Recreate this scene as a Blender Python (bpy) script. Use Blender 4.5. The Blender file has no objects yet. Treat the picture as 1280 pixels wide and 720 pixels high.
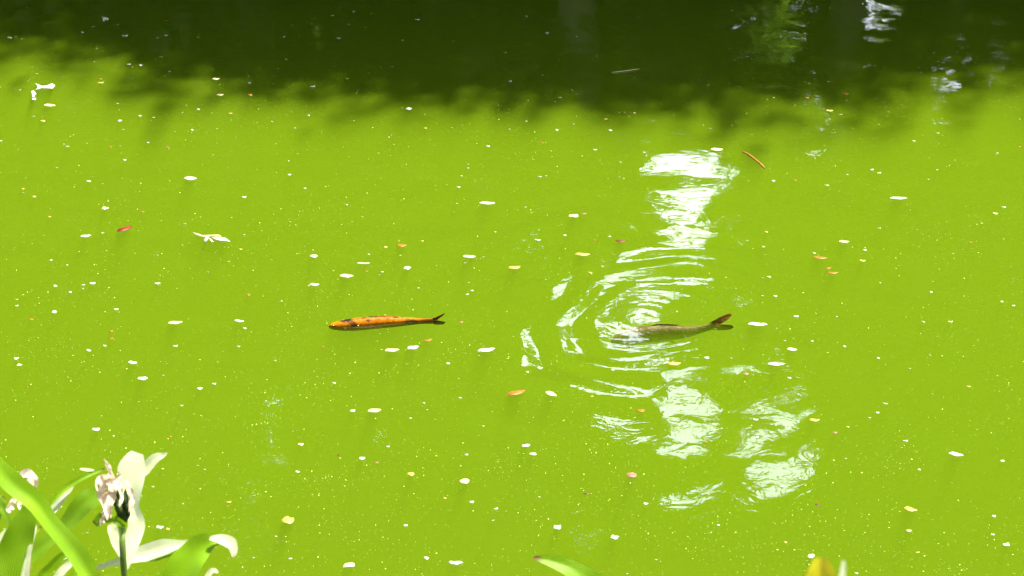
import bpy, bmesh, math, random
import numpy as np
from mathutils import Vector, Matrix
R = math.radians
random.seed(7); np.random.seed(7)
sc = bpy.context.scene
col = sc.collection

# ------------------------------------------------------------------ camera
CAM_H, PITCH, HFOV = 3.6, R(22), R(26)
cam = bpy.data.cameras.new('camera')
cam.sensor_width = 36; cam.lens = 18 / math.tan(HFOV / 2)
cam.clip_start = 0.1; cam.clip_end = 3000
camo = bpy.data.objects.new('camera', cam); col.objects.link(camo)
camo.location = (0, 0, CAM_H); camo.rotation_euler = (R(90) - PITCH, 0, 0)
cam.dof.use_dof = True; cam.dof.focus_distance = 9.4; cam.dof.aperture_fstop = 13
sc.camera = camo
F = 640 / math.tan(HFOV / 2)
CP, SP = math.cos(PITCH), math.sin(PITCH)
def ray(u, v):
    """direction through photo pixel (1280x720)"""
    a, b = (u - 640) / F, -(v - 360) / F
    return Vector((a, CP + b * SP, -SP + b * CP))
def at(u, v, z=0.0):
    d = ray(u, v); t = (z - CAM_H) / d.z
    return Vector((0, 0, CAM_H)) + d * t
def atd(u, v, dist):
    return Vector((0, 0, CAM_H)) + ray(u, v) * (dist / ray(u, v).length)

# ------------------------------------------------------------------ sky and sun
SUN_EL, SUN_AZ = R(67), R(50)          # azimuth from +Y towards +X
w = bpy.data.worlds.new('World'); sc.world = w; w.use_nodes = True
nt = w.node_tree; nt.nodes.clear()
def N(nt, t, **k):
    n = nt.nodes.new(t)
    for a, b in k.items(): setattr(n, a, b)
    return n
sky = N(nt, 'ShaderNodeTexSky', sky_type='NISHITA', sun_disc=False)
sky.sun_elevation = SUN_EL; sky.sun_rotation = SUN_AZ
sky.air_density = 1.2; sky.dust_density = 1.5; sky.ozone_density = 1.0
bg = N(nt, 'ShaderNodeBackground'); bg.inputs['Strength'].default_value = 0.08
wo = N(nt, 'ShaderNodeOutputWorld')
# thin bright cloud spread over the whole sky
tc = N(nt, 'ShaderNodeTexCoord'); mp = N(nt, 'ShaderNodeMapping'); mp.inputs['Scale'].default_value = (1, 1, 2.2)
nz = N(nt, 'ShaderNodeTexNoise'); nz.inputs['Scale'].default_value = 2.3; nz.inputs['Detail'].default_value = 7
rp = N(nt, 'ShaderNodeValToRGB')
rp.color_ramp.elements[0].position = 0.30; rp.color_ramp.elements[1].position = 0.55
rp.color_ramp.elements[0].color = (0.7, 0.7, 0.7, 1)
mx = N(nt, 'ShaderNodeMix', data_type='RGBA')
CLOUD = 17.5
mx.inputs['B'].default_value = (CLOUD * .91, CLOUD * .95, CLOUD * 1.08, 1)
nt.links.new(tc.outputs['Generated'], mp.inputs[0]); nt.links.new(mp.outputs[0], nz.inputs['Vector'])
nt.links.new(nz.outputs['Fac'], rp.inputs[0])
# hazy white towards the horizon, clearing to blue overhead
sxyz = N(nt, 'ShaderNodeSeparateXYZ'); hz = N(nt, 'ShaderNodeMapRange'); hz.interpolation_type = 'SMOOTHSTEP'
hz.inputs['From Min'].default_value = .92; hz.inputs['From Max'].default_value = .48; hz.inputs['To Min'].default_value = .01
mm = N(nt, 'ShaderNodeMath', operation='MULTIPLY')
nt.links.new(tc.outputs['Generated'], sxyz.inputs[0]); nt.links.new(sxyz.outputs['Z'], hz.inputs['Value'])
nt.links.new(rp.outputs[0], mm.inputs[0]); nt.links.new(hz.outputs[0], mm.inputs[1]); nt.links.new(mm.outputs[0], mx.inputs['Factor'])
nt.links.new(sky.outputs[0], mx.inputs['A']); nt.links.new(mx.outputs['Result'], bg.inputs['Color'])
nt.links.new(bg.outputs[0], wo.inputs[0])
sl = bpy.data.lights.new('sun', 'SUN'); sl.energy = 5.0; sl.angle = R(0.7); sl.color = (1, .96, .88)
so = bpy.data.objects.new('sun', sl); col.objects.link(so)
sdir = Vector((math.sin(SUN_AZ) * math.cos(SUN_EL), math.cos(SUN_AZ) * math.cos(SUN_EL), math.sin(SUN_EL)))
so.rotation_euler = sdir.to_track_quat('Z', 'Y').to_euler(); so.location = (0, 0, 30)
vs = sc.view_settings; vs.view_transform = 'Standard'; vs.look = 'None'; vs.gamma = 1; vs.exposure = 2.80
sc.cycles.use_denoising = True
sc.cycles.max_bounces = 12; sc.cycles.transparent_max_bounces = 12; sc.cycles.volume_bounces = 4
sc.cycles.diffuse_bounces = 3; sc.cycles.glossy_bounces = 3; sc.cycles.caustics_reflective = False
sc.cycles.sample_clamp_indirect = 6

# ------------------------------------------------------------------ helpers
def tag(o, label=None, cat=None, group=None, kind=None):
    if label: o['label'] = label
    if cat: o['category'] = cat
    if group: o['group'] = group
    if kind: o['kind'] = kind
    return o
def mesh(name, verts, faces, mats, smooth=True, fmat=None):
    me = bpy.data.meshes.new(name); me.from_pydata([tuple(v) for v in verts], [], faces)
    for m in (mats if isinstance(mats, (list, tuple)) else [mats]): me.materials.append(m)
    if smooth: me.polygons.foreach_set('use_smooth', [True] * len(me.polygons))
    if fmat is not None: me.polygons.foreach_set('material_index', fmat)
    me.update(); return me
def obj(name, me, parent=None, loc=None, rot=None):
    o = bpy.data.objects.new(name, me); col.objects.link(o)
    if parent is not None: o.parent = parent
    if loc is not None: o.location = loc
    if rot is not None: o.rotation_euler = rot
    return o
def empty(name, loc=(0, 0, 0)):
    o = bpy.data.objects.new(name, None); col.objects.link(o); o.location = loc; o.empty_display_size = .1
    return o
class MB:
    def __init__(s): s.v = []; s.f = []; s.m = []
    def tube(s, pts, rads, n=8, mi=0, cap=True):
        b = len(s.v); pts = [Vector(p) for p in pts]
        for i, p in enumerate(pts):
            t = (pts[min(i + 1, len(pts) - 1)] - pts[max(i - 1, 0)]).normalized()
            a = t.cross(Vector((0, 1, 0.13))); a = a.normalized() if a.length > .05 else t.orthogonal().normalized()
            c = t.cross(a)
            for k in range(n):
                q = 2 * math.pi * k / n
                s.v.append(p + (a * math.cos(q) + c * math.sin(q)) * rads[i])
        for i in range(len(pts) - 1):
            for k in range(n):
                k2 = (k + 1) % n
                s.f.append((b + i * n + k, b + i * n + k2, b + (i + 1) * n + k2, b + (i + 1) * n + k)); s.m.append(mi)
        if cap:
            s.f.append(tuple(b + k for k in range(n))[::-1]); s.m.append(mi)
            s.f.append(tuple(b + (len(pts) - 1) * n + k for k in range(n))); s.m.append(mi)
        return s
    def build(s, name, mats, parent=None):
        return obj(name, mesh(name, s.v, s.f, mats, fmat=s.m), parent)

# ------------------------------------------------------------------ materials
def mat(name):
    m = bpy.data.materials.new(name); m.use_nodes = True; m.node_tree.nodes.clear(); return m, m.node_tree
def leaf_mat(name, c1, c2, trans=0.5, scale=6, rough=.45, tipcol=None, coord='Object', tcol=None):
    """diffuse + translucent leaf, two tones by noise"""
    m, t = mat(name)
    tx = N(t, 'ShaderNodeTexCoord'); n = N(t, 'ShaderNodeTexNoise'); n.inputs['Scale'].default_value = scale; n.inputs['Detail'].default_value = 4
    r = N(t, 'ShaderNodeValToRGB'); r.color_ramp.elements[0].position = .32; r.color_ramp.elements[1].position = .68
    r.color_ramp.elements[0].color = (*c1, 1); r.color_ramp.elements[1].color = (*c2, 1)
    p = N(t, 'ShaderNodeBsdfPrincipled'); p.inputs['Roughness'].default_value = rough; p.inputs['Specular IOR Level'].default_value = .2
    tr = N(t, 'ShaderNodeBsdfTranslucent'); mxs = N(t, 'ShaderNodeMixShader'); mxs.inputs[0].default_value = trans
    o = N(t, 'ShaderNodeOutputMaterial')
    t.links.new(tx.outputs[coord], n.inputs['Vector']); t.links.new(n.outputs['Fac'], r.inputs[0])
    src = r.outputs[0]
    if tipcol:                                     # withered tip, by the leaf's own length (UV.y)
        uv = N(t, 'ShaderNodeUVMap'); sx = N(t, 'ShaderNodeSeparateXYZ'); t.links.new(uv.outputs[0], sx.inputs[0])
        r2 = N(t, 'ShaderNodeValToRGB'); r2.color_ramp.elements[0].position = .90; r2.color_ramp.elements[1].position = .97
        r2.color_ramp.elements[0].color = (0, 0, 0, 1)
        ad = N(t, 'ShaderNodeMath', operation='ADD'); ms = N(t, 'ShaderNodeMath', operation='MULTIPLY_ADD')
        ms.inputs[1].default_value = .1; ms.inputs[2].default_value = -.05
        t.links.new(n.outputs['Fac'], ms.inputs[0]); t.links.new(ms.outputs[0], ad.inputs[1]); t.links.new(sx.outputs['Y'], ad.inputs[0])
        mc = N(t, 'ShaderNodeMix', data_type='RGBA'); mc.inputs['B'].default_value = (*tipcol, 1)
        t.links.new(ad.outputs[0], r2.inputs[0]); t.links.new(r2.outputs[0], mc.inputs['Factor'])
        # fine veins running along the blade
        wv = N(t, 'ShaderNodeTexWave'); wv.inputs['Scale'].default_value = 5; wv.inputs['Distortion'].default_value = .4
        cm = N(t, 'ShaderNodeMapping'); cm.inputs['Scale'].default_value = (1, .06, 1)
        t.links.new(uv.outputs[0], cm.inputs[0]); t.links.new(cm.outputs[0], wv.inputs['Vector'])
        bp = N(t, 'ShaderNodeBump'); bp.inputs['Strength'].default_value = .35; bp.inputs['Distance'].default_value = .001
        t.links.new(wv.outputs['Fac'], bp.inputs['Height']); t.links.new(bp.outputs[0], p.inputs['Normal'])
        vm = N(t, 'ShaderNodeMix', data_type='RGBA'); vm.blend_type = 'MULTIPLY'; vm.inputs['Factor'].default_value = .5
        t.links.new(src, vm.inputs['A']); t.links.new(wv.outputs['Color'], vm.inputs['B'])
        t.links.new(vm.outputs['Result'], mc.inputs['A']); src = mc.outputs['Result']
    t.links.new(src, p.inputs['Base Color'])
    if tcol:
        tm = N(t, 'ShaderNodeMix', data_type='RGBA'); tm.blend_type = 'MULTIPLY'; tm.inputs['Factor'].default_value = 1
        tm.inputs['B'].default_value = (*tcol, 1); t.links.new(src, tm.inputs['A']); t.links.new(tm.outputs['Result'], tr.inputs[0])
    else: t.links.new(src, tr.inputs[0])
    t.links.new(p.outputs[0], mxs.inputs[1]); t.links.new(tr.outputs[0], mxs.inputs[2]); t.links.new(mxs.outputs[0], o.inputs[0])
    return m
def rough_mat(name, c1, c2, scale=8, rough=.9, bump=.4):
    m, t = mat(name)
    tx = N(t, 'ShaderNodeTexCoord'); n = N(t, 'ShaderNodeTexNoise'); n.inputs['Scale'].default_value = scale; n.inputs['Detail'].default_value = 6
    r = N(t, 'ShaderNodeValToRGB'); r.color_ramp.elements[0].color = (*c1, 1); r.color_ramp.elements[1].color = (*c2, 1)
    r.color_ramp.elements[0].position = .35; r.color_ramp.elements[1].position = .65
    p = N(t, 'ShaderNodeBsdfPrincipled'); p.inputs['Roughness'].default_value = rough
    bp = N(t, 'ShaderNodeBump'); bp.inputs['Strength'].default_value = bump; bp.inputs['Distance'].default_value = .02
    o = N(t, 'ShaderNodeOutputMaterial')
    t.links.new(tx.outputs['Object'], n.inputs['Vector']); t.links.new(n.outputs['Fac'], r.inputs[0]); t.links.new(r.outputs[0], p.inputs['Base Color'])
    t.links.new(n.outputs['Fac'], bp.inputs['Height']); t.links.new(bp.outputs[0], p.inputs['Normal']); t.links.new(p.outputs[0], o.inputs[0])
    return m
M = {}
M['soil'] = rough_mat('soil', (.012, .012, .005), (.03, .03, .010), 3)
M['bark'] = rough_mat('bark', (.07, .06, .045), (.16, .13, .10), 7)
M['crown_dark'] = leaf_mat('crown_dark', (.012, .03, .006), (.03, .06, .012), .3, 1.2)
M['crown_bright'] = leaf_mat('crown_bright', (.16, .30, .02), (.26, .44, .03), .5, 1.5)  # leaf colour raised so these crowns read as sunlit

# water: mirror surface over murky algae-green volume
def water_mat():
    m, t = mat('pond_water')
    o = N(t, 'ShaderNodeOutputMaterial'); fr = N(t, 'ShaderNodeFresnel'); fr.inputs['IOR'].default_value = 1.333
    tr = N(t, 'ShaderNodeBsdfTransparent'); gl = N(t, 'ShaderNodeBsdfGlossy'); gl.inputs['Roughness'].default_value = .015
    mxs = N(t, 'ShaderNodeMixShader')
    tx = N(t, 'ShaderNodeTexCoord')
    n1 = N(t, 'ShaderNodeTexNoise'); n1.inputs['Scale'].default_value = 9; n1.inputs['Detail'].default_value = 3; n1.inputs['Distortion'].default_value = 1.2
    n2 = N(t, 'ShaderNodeTexNoise'); n2.inputs['Scale'].default_value = 34; n2.inputs['Detail'].default_value = 2; n2.inputs['Distortion'].default_value = .6
    b1 = N(t, 'ShaderNodeBump'); b1.inputs['Strength'].default_value = 1; b1.inputs['Distance'].default_value = .0008
    b2 = N(t, 'ShaderNodeBump'); b2.inputs['Strength'].default_value = 1; b2.inputs['Distance'].default_value = .0001
    t.links.new(tx.outputs['Object'], n1.inputs['Vector']); t.links.new(tx.outputs['Object'], n2.inputs['Vector'])
    t.links.new(n1.outputs['Fac'], b1.inputs['Height']); t.links.new(n2.outputs['Fac'], b2.inputs['Height'])
    t.links.new(b1.outputs[0], b2.inputs['Normal']); t.links.new(b2.outputs[0], gl.inputs['Normal']); t.links.new(b2.outputs[0], fr.inputs['Normal'])
    t.links.new(fr.outputs[0], mxs.inputs[0]); t.links.new(tr.outputs[0], mxs.inputs[1]); t.links.new(gl.outputs[0], mxs.inputs[2])
    t.links.new(mxs.outputs[0], o.inputs['Surface'])
    vs_ = N(t, 'ShaderNodeVolumeScatter'); vs_.inputs['Anisotropy'].default_value = 0
    va = N(t, 'ShaderNodeVolumeAbsorption'); ad = N(t, 'ShaderNodeAddShader')
    D = 3.6
    alb = (.148, .235, .0065)
    vs_.inputs['Color'].default_value = (*alb, 1); vs_.inputs['Density'].default_value = D
    va.inputs['Color'].default_value = (*alb, 1); va.inputs['Density'].default_value = D
    t.links.new(vs_.outputs[0], ad.inputs[0]); t.links.new(va.outputs[0], ad.inputs[1]); t.links.new(ad.outputs[0], o.inputs['Volume'])
    return m
M['water'] = water_mat()

# ------------------------------------------------------------------ pond water
FC = at(822, 404)                                  # centre of the rings round the brown fish
rs = np.random.RandomState(3)
WV = []
for i in range(46):
    lam = 10 ** rs.uniform(-.75, .15); a = rs.uniform(0, 2 * math.pi)
    k = 2 * math.pi / lam; slope = R(.22)
    WV.append((k * math.cos(a), k * math.sin(a), rs.uniform(0, 6.28), slope / k))
def wave(X, Y):
    X = np.asarray(X, float); Y = np.asarray(Y, float)
    h = np.zeros_like(X)
    for kx, ky, ph, am in WV: h += am * np.sin(kx * X + ky * Y + ph)
    h *= .55
    dx = (X - FC.x); dy = Y - FC.y
    wob = .07 * np.sin(3.1 * X + 2.3 * Y) + .05 * np.sin(-5.2 * X + 4.4 * Y + 1) + .022 * np.sin(11 * X + 7 * Y) + .015 * np.sin(-9 * X + 16 * Y + 2)
    amod = .7 + .5 * np.sin(4.3 * X - 3.1 * Y + .7) + .25 * np.sin(9.1 * X + 6.3 * Y)
    r = np.sqrt((dx * 1.35) ** 2 + (dy) ** 2) + wob
    lam = .14 + .075 * np.clip(r, 0, 2)
    env = np.exp(-((r - .68) / .25) ** 2) + .42 * np.exp(-((r - 1.25) / .5) ** 2)
    side = .22 + .78 / (1 + np.exp((dx - .10) / .12))         # stronger ahead of the fish, on its left
    h += .0038 * env * amod * side * np.sin(2 * math.pi * r / lam)
    # fine capillary rings nearer the head
    r2 = np.sqrt((X - at(790, 405).x) ** 2 + (Y - at(790, 405).y) ** 2) + wob * .5
    h += .0003 * np.exp(-((r2 - .3) / .2) ** 2) * np.sin(2 * math.pi * r2 / .055)
    return h
def axis(lo, hi, step, far_lo, far_hi):
    a = list(np.arange(lo, hi, step)); s = step
    b = a[-1]
    while b < far_hi: s *= 1.25; b += s; a.append(min(b, far_hi))
    s = step; b = a[0]
    while b > far_lo: s *= 1.25; b -= s; a.insert(0, max(b, far_lo))
    return np.array(a)
xs = axis(-3.5, 3.5, .0135, -34, 34); ys = axis(6.0, 14.2, .016, 3.5, 21)
X, Y = np.meshgrid(xs, ys); Z = wave(X, Y); nx, ny = len(xs), len(ys)
edge = np.zeros_like(Z, bool); edge[0] = edge[-1] = True; edge[:, 0] = edge[:, -1] = True
V = np.stack([X, Y, Z], -1).reshape(-1, 3)
idx = np.arange(nx * ny).reshape(ny, nx)
Q = np.stack([idx[:-1, :-1], idx[:-1, 1:], idx[1:, 1:], idx[1:, :-1]], -1).reshape(-1, 4)
ring = list(idx[0, :]) + list(idx[1:, -1]) + list(idx[-1, :-1][::-1]) + list(idx[1:-1, 0][::-1])
nb = len(V); RB = V[ring].copy(); RB[:, 2] = -2.5
V = np.vstack([V, RB]); L = len(ring)
side = np.array([[ring[i], nb + i, nb + (i + 1) % L, ring[(i + 1) % L]] for i in range(L)])
Q = np.vstack([Q, side])
me = bpy.data.meshes.new('pond_water')
nq = len(Q)
me.vertices.add(len(V)); me.vertices.foreach_set('co', V.ravel())
me.loops.add(nq * 4 + L); me.polygons.add(nq + 1)
me.loops.foreach_set('vertex_index', np.concatenate([Q.ravel(), np.arange(nb, nb + L)[::-1]]).astype(np.int32))
me.polygons.foreach_set('loop_start', np.concatenate([np.arange(0, nq * 4, 4), [nq * 4]]).astype(np.int32))
me.polygons.foreach_set('loop_total', np.concatenate([np.full(nq, 4), [L]]).astype(np.int32))
me.update(calc_edges=True); me.validate()
me.polygons.foreach_set('use_smooth', np.concatenate([np.ones(nq - L), np.zeros(L + 1)]).astype(bool))
me.materials.append(M['water'])
water = tag(obj('water', me), 'murky bright green pond water with faint ripples', 'water', kind='structure')

# ------------------------------------------------------------------ ground: pond basin and banks in one sheet
def ground_h(x, y):
    d = max(abs(x) - 20, 5.3 - y, y - 17.2)
    d += .35 * math.sin(x * .9) + .2 * math.sin(x * 2.3 + 1)
    if d < 0: return max(-2.0, d * 1.3)
    return .55 * (1 - math.exp(-d * 1.2)) + .01 * d
gx = axis(-24, 24, .6, -400, 400); gy = axis(-2, 26, .4, -400, 600)
gv = [(x, y, ground_h(x, y)) for y in gy for x in gx]
gf = [(j * len(gx) + i, j * len(gx) + i + 1, (j + 1) * len(gx) + i + 1, (j + 1) * len(gx) + i) for j in range(len(gy) - 1) for i in range(len(gx) - 1)]
tag(obj('ground', mesh('ground', gv, gf, M['soil'])), kind='structure')

# ------------------------------------------------------------------ trees on the far bank (seen as their reflection and their shade)
def gap(u, v, ru, rv, keep=.04):
    """where the sky gap mirrored at this spot of the water stands between the crowns, 20 m out; keep = leaves left in it"""
    d = ray(u, v); t = 20 / d.y; mg = .06 if ru > 18 else .02
    return (d.x * t, -3.6 - d.z * t, 20 / F * ru + mg, 20 / F * rv + mg, keep)
HOLES = [gap(*q) for q in [(856, 238, 46, 30, .12), (872, 196, 24, 12, .25), (852, 158, 8, 10, .3), (856, 298, 34, 7), (836, 332, 32, 8), (800, 356, 24, 10), (760, 426, 30, 16, .03), (786, 462, 38, 18, .05), (858, 532, 28, 44, .09), (886, 512, 10, 26),
    (976, 488, 26, 8), (974, 542, 36, 18, .05), (952, 574, 26, 14, .04), (1012, 160, 13, 26, .1), (1174, 100, 10, 28, .22), (737, 55, 8, 26, .2), (1112, 62, 6, 12, .2), (1105, 14, 36, 9, .05), (1086, 30, 18, 7, .05), (1018, 8, 9, 6), (1150, 8, 12, 8), (1006, 46, 6, 5), (1078, 72, 6, 6), (1098, 78, 5, 5), (340, 520, 19, 34, .2), (376, 540, 8, 20, .1), (720, 680, 19, 18, .2),
    (700, 520, 10, 26, .15), (770, 490, 8, 18, .1), (1165, 580, 5, 8), (885, 665, 19, 10, .3), (650, 605, 19, 12, .25), (1060, 240, 5, 12, .3), (8, 540, 12, 8, .2), (966, 40, 26, 46, 0), (404, 34, 13, 16, 0)]]
def inhole(x, y, z):
    if not (-8 < x < 8): return False
    k = 20.0 / y                                  # gaps widen with distance along the line of sight from the water
    X_, Z_ = x * k, (z + 3.6) * k - 3.6
    for cx, cz, rx, rz, kp in HOLES:
        if ((X_ - cx) / rx) ** 2 + ((Z_ - cz) / rz) ** 2 < 1.05 + .45 * math.sin(11 * X_ + 6 * Z_) * math.sin(13 * Z_ - 4 * X_): return lrnd.random() > kp
    return False
_eu = [-60, 0, 70, 105, 130, 180, 300, 400, 600, 800, 900, 1000, 1100, 1200, 1280, 1400]
_ev = [75, 62, 40, 30, 48, 78, 88, 98, 108, 122, 128, 124, 122, 106, 72, 60]
_ex = [at(u, v).x for u, v in zip(_eu, _ev)]; _ey = [at(u, v).y for u, v in zip(_eu, _ev)]
_tanel = math.tan(SUN_EL)
def pruned(x, y, z):
    """the crowns stop short of the sunny water: leaves whose shade would fall on it are absent"""
    k = z / _tanel; sx, sy = x - k * math.sin(SUN_AZ), y - k * math.cos(SUN_AZ)
    return sy < np.interp(sx, _ex, _ey) + .30 + lrnd.gauss(0, .55)
lrnd = random.Random(21)
def tree(x, y, h, cr, z0, nleaf, m, label, cat='tree', leaf=.17, group=None, rnd=None, holes=True, flat=.75, ncl=40, over=0, cs=1.0):
    rnd = rnd or random.Random(int(x * 91 + y * 17))
    root = empty('tree', (x, y, 0)); tag(root, label, cat, group)
    tb = MB(); gz = -.1
    lean = rnd.uniform(-.4, .4)
    top = Vector((lean, rnd.uniform(-.3, .3), h * .8))
    pts = [Vector((0, 0, gz)) + (top - Vector((0, 0, gz))) * t + Vector((.12 * math.sin(t * 5 + x), 0, 0)) for t in (0, .2, .4, .6, .8, 1)]
    tb.tube(pts, [.17, .14, .12, .1, .07, .03], 8)
    cl = []
    for i in range(ncl):
        a = rnd.uniform(0, 6.28); rr = cr * math.sqrt(rnd.random()); zz = rnd.uniform(z0, h)
        s = (zz - z0) / max(h - z0, .1); rr *= math.sqrt(max(.08, 1 - (2 * s - 1) ** 2 * .6))
        c = Vector((rr * math.cos(a), rr * math.sin(a) - over * s ** .7, zz)); cl.append((c, rnd.uniform(.5, 1.0) * cr * .4 * cs))
        if i < 12:
            st = pts[min(4, 1 + int(3.5 * min(1, zz / h)))]; mid = (st + c) / 2 + Vector((0, 0, .15))
            if not (holes and inhole(x + mid.x, y + mid.y, mid.z)): tb.tube([st, mid, c], [.05, .035, .012], 5)
    tb.build('trunk', M['bark'], root)
    vv = []; ff = []
    for i in range(nleaf):
        c, r_ = cl[i % len(cl)]
        d = Vector((rnd.gauss(0, 1), rnd.gauss(0, 1), rnd.gauss(0, 1) * flat)).normalized() * r_ * rnd.random() ** .4
        p = c + d
        L_ = leaf * rnd.uniform(.6, 1.4); W_ = L_ * .33
        t = Vector((rnd.gauss(0, 1), rnd.gauss(0, 1), rnd.gauss(-.35, .7))).normalized()
        if p.z < .15 or (holes and (inhole(x + p.x, y + p.y, p.z) or inhole(x + p.x + t.x * L_, y + p.y + t.y * L_, p.z + t.z * L_))) or (y < 30 and pruned(x + p.x, y + p.y, p.z)): continue
        n_ = t.orthogonal().normalized(); n_.rotate(Matrix.Rotation(rnd.uniform(0, 6.28), 3, t))
        b = len(vv)
        vv += [p, p + t * L_ * .5 + n_ * W_, p + t * L_, p + t * L_ * .5 - n_ * W_]; ff.append((b, b + 1, b + 2, b + 3))
    obj('crown', mesh('crown', vv, ff, m, smooth=False), root)
    return root
G1 = 'trees on the far bank seen only as their reflection'
ORDW = ['leftmost', 'second', 'third', 'fourth', 'fifth', 'sixth', 'seventh', 'eighth', 'ninth', 'tenth', 'eleventh', 'twelfth']
# front row over the bank: high crowns that shade the far water
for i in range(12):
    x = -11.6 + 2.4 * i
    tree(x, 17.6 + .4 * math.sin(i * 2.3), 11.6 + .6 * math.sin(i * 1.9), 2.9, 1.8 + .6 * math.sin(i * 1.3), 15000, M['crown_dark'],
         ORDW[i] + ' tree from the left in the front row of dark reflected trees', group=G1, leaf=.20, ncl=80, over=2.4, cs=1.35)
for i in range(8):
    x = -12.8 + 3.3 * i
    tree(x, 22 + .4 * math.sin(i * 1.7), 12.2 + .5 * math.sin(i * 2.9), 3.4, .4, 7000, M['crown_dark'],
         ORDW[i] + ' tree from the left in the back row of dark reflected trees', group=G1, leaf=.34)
# low shrubs at the waterline
for i, x in enumerate([-9.3, -7.6, -6.1, -4.4, -2.6, -.9, .9, 3.9, 5.4, 7.2, 9]):
    tree(x, 18.6 + .4 * math.sin(i * 2.1), 2.9 + .5 * math.sin(i * 1.7), 1.3, .3, 2400, M['crown_dark'],
         ORDW[i] + ' shrub from the left along the reflected far waterline', cat='shrub', group='shrubs on the far bank', leaf=.2, ncl=20)
for i in range(11):
    tree(-8 + 1.7 * i, 20.3, 4.3 + .4 * math.sin(i * 2.2), 1.4, .3, 2600, M['crown_dark'], ORDW[i] + ' tall shrub from the left between the two reflected tree rows', cat='shrub', group='tall shrubs between the tree rows', leaf=.22, ncl=24)
tree(4.9, 19.3, 3.6, 1.0, .3, 1800, M['crown_dark'], 'rounded dark shrub reflected near the top right corner', cat='shrub', leaf=.2, holes=True, ncl=16)
tree(5.6, 24.5, 9.5, 1.8, .3, 4000, M['crown_dark'], 'narrow dark tree standing behind the others at the right of the reflection', leaf=.3)
tree(-2.7, 24.6, 12.5, 1.9, 5.5, 4000, M['crown_dark'], 'tall dark tree standing behind the others left of centre in the reflection', leaf=.3)
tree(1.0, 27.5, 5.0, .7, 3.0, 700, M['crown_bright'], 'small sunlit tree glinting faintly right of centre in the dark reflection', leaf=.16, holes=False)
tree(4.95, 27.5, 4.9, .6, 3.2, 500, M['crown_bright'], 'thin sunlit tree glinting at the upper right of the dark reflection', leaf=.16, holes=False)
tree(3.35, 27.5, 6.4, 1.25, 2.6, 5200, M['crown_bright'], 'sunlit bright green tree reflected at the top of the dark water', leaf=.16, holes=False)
for i, x in enumerate([-9, -6.6, -4.2, -1.8, .6, 2.2, 3.7, 6.2, 8.8, 11]):
    tree(x, 31.5, (3.9 if 4 < x < 7 else 6.3) + .3 * math.sin(i * 2.7), 1.9, .3, 4800, M['crown_dark'], ORDW[i] + ' bush from the left in the distant dark thicket of the reflection', cat='bush', group='bushes of the distant thicket', leaf=.3, holes=False, ncl=16)
tree(-2.45, 27.5, 5.2, .8, 3.0, 900, M['crown_bright'], 'small sunlit tree glinting faintly left of centre in the dark reflection', leaf=.16, holes=False)

# unseen trees added round the pond to keep sky light off it
kinds = [c for c in col.objects if c.name.startswith('tree')][:3]
def copy_tree(o, loc, rz, s, label, group):
    c = o.copy(); col.objects.link(c); c.location = loc; c.rotation_euler.z = rz; c.scale = (s, s, s)
    c['label'] = label; c['group'] = group
    for ch in o.children:
        d = ch.copy(); col.objects.link(d); d.parent = c
    return c
for i, (x, y, s_) in enumerate([(-15, 9, 1.1), (-13.5, 14, 1), (15, 9.5, 1.1), (13.8, 14, 1), (-14, 3, 1.1), (14.5, 3, 1.1),
        (-9, -4.5, 1.25), (-3.5, -6, 1.25), (2.5, -5.5, 1.25), (8.5, -4.5, 1.25), (-17, 18, 1.1), (16.5, 18, 1.1), (-18, -1, 1.2), (18, -1, 1.2), (0, -10, 1.4)]):
    copy_tree(kinds[i % 3], (x, y, 0), i * 1.3, s_, 'leafy tree added unseen round the near side of the pond to block sky light', 'trees round the near side of the pond')

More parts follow.
